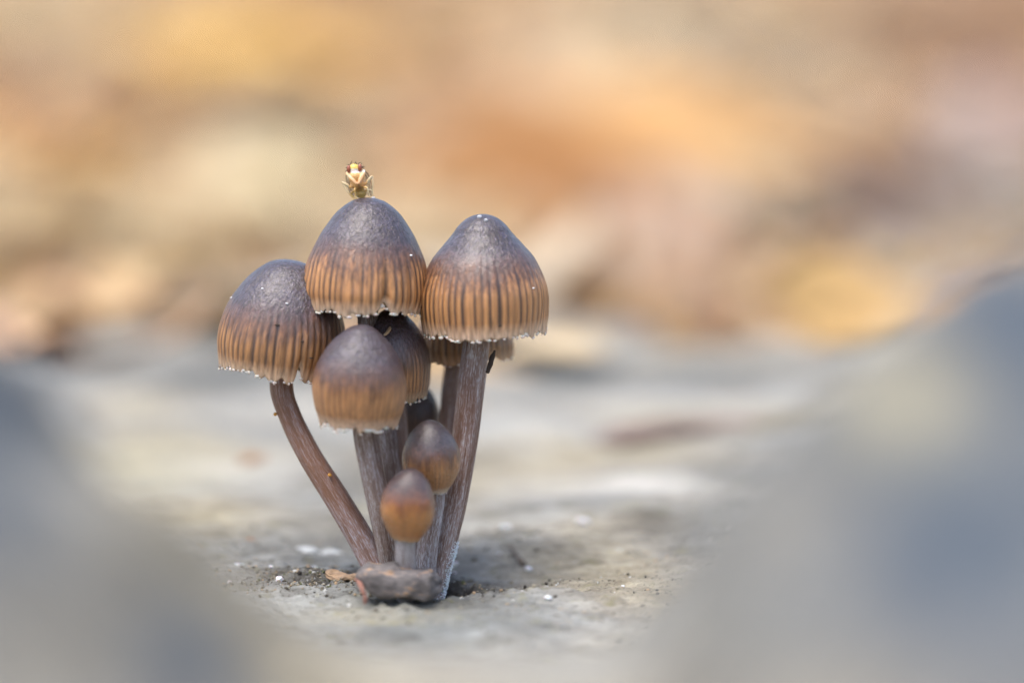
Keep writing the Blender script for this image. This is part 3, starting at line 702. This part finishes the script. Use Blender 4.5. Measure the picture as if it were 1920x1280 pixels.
for b in bris:
    c = catmull([fp(*q, -4 - 2 * i) for i, q in enumerate(b)], 8)
    v, f = tube(c, np.linspace(0.0036, 0.0014, 8), 6)
    obj('bristle', make_mesh('bristle', v, f, vein_m), fly)

# ------------------------------------------------------------------ small things on and round the mushrooms
drop_m = NT('water_drop'); drop_m.set(Base_Color=(0.9, 0.92, 0.95), Roughness=0.08, Transmission_Weight=0.6, IOR=1.33)
def blob(name, p, s, m, label, cat, group=None, seed=0, flat=(1, 1, 1), rough=0.2, parent=None):
    w = 1 + rough * vnoise(iv[:, 0] * 1.6 + seed, iv[:, 1] * 1.6, iv[:, 2] * 1.6, seed) + rough * 0.4 * vnoise(iv[:, 0] * 4 + seed, iv[:, 1] * 4, iv[:, 2] * 4, seed + 1)
    v = iv * w[:, None] * np.array(flat) * s
    o = obj(name, make_mesh(name, v, ifc, m), None, p, label=label, category=cat)
    if group: o['group'] = group
    return o
for k, (px, py) in enumerate(((669, 377), (700, 371))):
    blob('water_drop', P(px, py, D - 0.09), 0.012, drop_m.m, 'tiny shining drop at the foot of the fly', 'drop', 'drops under the fly', 5 + k, (1.3, 1, 0.7), 0.05)

bark_m = mat_plain('dark_bark', (0.055, 0.038, 0.028), 0.85, 0.5, 14, 0.8, 0.03)
def rough_stick(name, path, rad, m, label, cat, base, seed=1, group=None):
    c = catmull([(*q, r_) for q, r_ in zip(path, rad)], 30)
    v, f = tube(c[:, :3], c[:, 3], 14)
    ctr = np.repeat(c[:, :3], 14, 0)
    v = ctr + (v - ctr) * (1 + 0.35 * fbm(v[:, 0] * 30, v[:, 1] * 30, v[:, 2] * 30, seed, 3))[:, None]
    o = obj(name, make_mesh(name, v - base, f, m), None, base, label=label, category=cat)
    if group: o['group'] = group
    return o
rough_stick('twig_fragment', [P(928, 657, D - 0.1), P(923, 670, D - 0.11), P(918, 686, D - 0.11), P(914, 698, D - 0.09)], [0.011, 0.018, 0.017, 0.016], bark_m,
            'black crumbly twig fragment hanging beside the stem under the pointed cap', 'twig', P(914, 698, D - 0.09))
straw_m = mat_plain('straw', (0.62, 0.42, 0.24), 0.5, 0.15, 30, 0.2, 0.003)
rough_stick('straw_splinter', [P(734, 610, D - 0.03), P(729, 619, D - 0.10), P(721, 628, D - 0.20)], [0.008, 0.012, 0.010], straw_m,
            'short straw splinter lodged between the blurred egg cap and the dark glossy one', 'splinter', P(721, 628, D - 0.20))
for k, (px, py, d_) in enumerate(((618, 890, D - 0.09), (516, 776, D + 0.02))):
    blob('orange_grain', P(px, py, d_), 0.014, mat_plain('orange_grain', (0.62, 0.30, 0.06), 0.5, 0.2, 30),
         'minute orange grain stuck to the front of the long curved stem' if k == 0 else 'minute orange grain on the outer edge of the long curved stem', 'grain', None, k + 3, (1, 1, 1), 0.25)
blob('dark_speck', P(937, 610, D - 0.47), 0.011, bark_m, 'black speck on the pale margin of the pointed bell cap', 'speck', None, 9, (1.2, 0.6, 0.8))

# dust specks lying on the caps
from mathutils.bvhtree import BVHTree
def on_cap(key, px, py):
    c_ = [o for o in M[key][0].children if o.name.split('.')[0] == 'cap'][0].data
    b_ = Vector(M[key][2]['base'])
    bt = BVHTree.FromPolygons([v.co + b_ for v in c_.vertices], [p.vertices[:] for p in c_.polygons])
    hit = bt.ray_cast(Vector(CAM), Vector(P(px, py) - CAM).normalized())[0]
    return np.array(hit) if hit else P(px, py, D - 0.3)
for k, (px, py) in enumerate(((899, 407), (911, 413))):
    blob('water_drop', on_cap('right', px, py), 0.019 - 0.003 * k, drop_m.m, 'tiny white drop on the tip of the pointed bell cap', 'drop', 'drops on the pointed cap', k, (1, 1, 0.9), 0.05)
dust_m = mat_plain('dust', (0.72, 0.72, 0.72), 0.4, 0.1, 30)
for key, px, py, r_, lab in (('left', 434, 558, 2.2, 'on the outer slope of the split cap'), ('left', 492, 541, 2.0, 'high on the split cap near its crown'), ('left', 538, 569, 2.2, 'on the split cap beside the tallest mushroom'),
                             ('centre', 770, 479, 2.4, 'on the side of the tallest cap facing the pointed one'), ('right', 1000, 540, 1.8, 'on the outer slope of the pointed bell cap')):
    blob('dust_speck', on_cap(key, px, py), r_ * S(), dust_m, 'pinpoint white speck of dust ' + lab, 'speck', None, int(px), (1.3, 1, 0.8), 0.3)
for key, px, py, r_, lab in (('left', 520, 609, 3.2, 'tiny dark brown crumb stuck on the middle of the split cap'), ('left', 566, 640, 2.6, 'black dot on the shaded side of the split cap'), ('left', 583, 671, 2.2, 'black dot low on the split cap, beside the split')):
    blob('dark_speck', on_cap(key, px, py), r_ * S(), bark_m, lab, 'speck', None, int(px), (1.5, 1, 0.6), 0.4)

# dark wood chip lying across the bases
def plank(name, a, b, wid, thick, m, label, cat, seed, bend=0.0):
    """A broken flat piece of wood from a to b."""
    a, b = np.asarray(a), np.asarray(b)
    ax = unit(b - a); side = unit(np.cross(np.array((0, 0, 1.0)), ax)); up = np.cross(ax, side)
    nu, nv = 40, 36
    t = np.linspace(0, 1, nv); th = np.linspace(0, 2 * math.pi, nu, endpoint=False)
    TT, TH = np.meshgrid(t, th, indexing='ij')
    ends = np.clip(np.sin(math.pi * np.clip(TT, 0.012, 0.988)) * 2.4, 0, 1) ** 0.5
    nz = fbm(TT * 5 + seed, np.cos(TH) * 1.3, np.sin(TH) * 1.3, seed, 4)
    sw = np.sign(np.cos(TH)) * np.abs(np.cos(TH)) ** 0.7 * wid * 0.5 * ends * (1 + 0.25 * nz)
    st = np.sign(np.sin(TH)) * np.abs(np.sin(TH)) ** 0.7 * thick * 0.5 * ends * (1 + 0.3 * nz)
    ln = np.linalg.norm(b - a)
    v = a + (TT * ln + 0.04 * ln * nz)[..., None] * ax + sw[..., None] * side + (st + bend * np.sin(TT * math.pi) + 0.02 * vnoise(TT * 4, 0, 0, seed))[..., None] * up
    f = grid_faces(nu, nv, True).tolist() + [list(range(nu))[::-1], [(nv - 1) * nu + i for i in range(nu)]]
    return obj(name, make_mesh(name, v.reshape(-1, 3) - a, f, m), None, a, label=label, category=cat)
chip_n = NT('grey_chip')
cn = chip_n.noise(chip_n.mapping(chip_n.coord(), (6, 14, 14)), 1, 5, 0.6)
chip_n.set(Base_Color=chip_n.ramp(cn, [(0.3, (0.065, 0.058, 0.055)), (0.55, (0.16, 0.145, 0.14)), (0.60, (0.24, 0.20, 0.18)), (0.68, (0.46, 0.27, 0.12))]), Roughness=0.75, Normal=chip_n.bump(cn, 0.6, 0.02))
plank('wood_chip', P(672, 1078, D - 0.62), P(824, 1098, D - 0.57), 0.28, 0.21, chip_n.m, 'dark grey wood chip lying across the feet of the mushrooms', 'wood chip', 4)
red_m = mat_plain('red_splinter', (0.30, 0.14, 0.10), 0.7, 0.3, 20)
rough_stick('red_splinter', [P(668, 1084, D - 0.55), P(677, 1098, D - 0.76), P(684, 1118, D - 0.80), P(684, 1132, D - 0.80)], [0.012, 0.016, 0.014, 0.008], red_m,
            'reddish curved splinter beside the left end of the dark wood chip', 'splinter', P(684, 1132, D - 0.80), 3)
a = hit_stump(640, 1085); b = hit_stump(690, 1105)
plank('bark_piece', hit_stump(615, 1080) + (0, 0, 0.02), hit_stump(682, 1108) + (0, 0, 0.03), 0.14, 0.05, mat_plain('tan_bark', (0.34, 0.23, 0.14), 0.85, 0.4, 20, 0.7, 0.02),
      'tan flake of bark left of the red splinter at the hollow', 'bark flake', 8)
plank('bark_piece', hit_stump(1120, 815) + (0, 0, 0.05), hit_stump(1420, 800) + (0, 0, 0.08), 0.5, 0.12, mat_plain('brown_bark', (0.17, 0.12, 0.10), 0.85, 0.4, 6, 0.8, 0.03),
      'long dark piece of bark lying on the stump behind the mushrooms', 'bark', 12)
brown_n = mat_plain('brown_chip', (0.30, 0.15, 0.07), 0.8, 0.3, 14, 0.5)
pale_m = mat_plain('pale_lichen', (0.50, 0.52, 0.51), 0.8, 0.2, 14, 0.5)
for k, (px, py, w, h, m, lab, cat) in enumerate((
        (470, 1020, 16, 22, brown_n, 'small brown chip of wood standing behind the crusty ledge left of the stems', 'wood chip'),
        (575, 1028, 46, 16, pale_m, 'pale lichen flake behind the crusty ledge, left of the curved stem foot', 'lichen'),
        (620, 1022, 40, 14, pale_m, 'pale lichen flake closest to the foot of the curved stem', 'lichen'),
        (475, 882, 40, 30, brown_n, 'blurred brown crumb far back on the stump, left of the curved stem', 'crumb'))):
    p = hit_stump(px, py); d_ = (p - CAM) @ FV; s_ = S(d_)
    blob('lichen_flake' if cat == 'lichen' else 'wood_crumb', p + (0, 0, h * s_ * 0.3), w * s_ * 0.5, m, lab, cat, None, 20 + k, (1, 0.7, min(1.2, h / w)), 0.35)

grain_m = mat_plain('white_grain', (0.70, 0.71, 0.72), 0.25, 0.1, 30, 0.2, 0.003, Subsurface_Weight=0.3, Subsurface_Scale=0.02)
gl = [(443, 1060, 6), (429, 1079, 4.5), (453, 1056, 3), (524, 1087, 7.5), (508, 1068, 4), (589, 1058, 3.5), (592, 1066, 3)]
gr = [(850, 1062, 7.5), (850, 1078, 5), (937, 1049, 3), (991, 1080, 6), (1027, 1120, 7), (1183, 1082, 5), (1093, 990, 10), (948, 1000, 8), (1182, 1060, 2.5), (1168, 1100, 3.5), (1160, 1031, 5)]
for side, lst in (('white mineral grain on the crusty ledge left of the stems', gl), ('white mineral grain on the smooth grey wood right of the stems', gr)):
    for k, (px, py, r_) in enumerate(lst):
        p = hit_stump(px, py); s_ = S((p - CAM) @ FV)
        blob('mineral_grain', p + (0, 0, r_ * s_ * 0.4), r_ * s_, grain_m, side, 'grain', side.replace('grain', 'grains'), 40 + k, (1, 0.9, 0.8), 0.3)
a = hit_stump(955, 1044); b = hit_stump(980, 1072)
rough_stick('twig_fragment', [a + (0, 0, 0.05), (a + b) / 2 + (0, 0, 0.03), b + (0, 0, 0.02)], [0.014, 0.016, 0.026], mat_plain('grey_twig', (0.16, 0.13, 0.10), 0.9, 0.3, 20),
            'short grey brown twig stub lying on the wood right of the stems', 'twig', b, 6)

# crumbs of rotten wood and soil all over the ledge in focus
rg = np.random.default_rng(12)
bm = bmesh.new(); bmesh.ops.create_icosphere(bm, subdivisions=1, radius=1.0)
cvv = np.array([v.co[:] for v in bm.verts]); cff = np.array([[v.index for v in f.verts] for f in bm.faces]); bm.free()
NC = 9000
cx = rg.uniform(-3.0, 2.6, NC); cy = rg.uniform(-2.2, 2.0, NC)
near = rg.random(NC) < 0.45
cx = np.where(near, rg.normal(-1.1, 0.6, NC), cx); cy = np.where(near, rg.normal(0.05, 0.25, NC), cy)
cz = stump_h(cx, cy)
cs = 0.003 + 0.012 * rg.random(NC) ** 4
VV_ = (cvv[None] * cs[:, None, None] * rg.uniform(0.4, 1.5, (NC, 1, 3)) * rg.uniform(0.75, 1.25, (NC, len(cvv), 1))) + np.stack((cx, cy, cz + cs * 0.3), -1)[:, None]
FF_ = (cff[None] + (np.arange(NC) * len(cvv))[:, None, None]).reshape(-1, 3)
pal = np.array(((0.035, 0.028, 0.022), (0.07, 0.06, 0.045), (0.16, 0.14, 0.10), (0.30, 0.27, 0.20), (0.42, 0.30, 0.18), (0.5, 0.5, 0.47), (0.13, 0.14, 0.06)))
cc = pal[rg.choice(len(pal), NC, p=(0.12, 0.16, 0.24, 0.22, 0.10, 0.08, 0.08))]
me = make_mesh('wood_crumbs', VV_.reshape(-1, 3), FF_, mat_attrcolor('wood_crumb', 0.85), smooth_shade=False)
ca = me.color_attributes.new('leaf_col', 'FLOAT_COLOR', 'POINT')
ca.data.foreach_set('color', np.hstack((np.repeat(cc, len(cvv), 0), np.ones((NC * len(cvv), 1)))).astype(np.float32).ravel())
obj('wood_debris', me, kind='stuff', label='dark crumbs of rotten wood and soil strewn over the stump', category='debris')
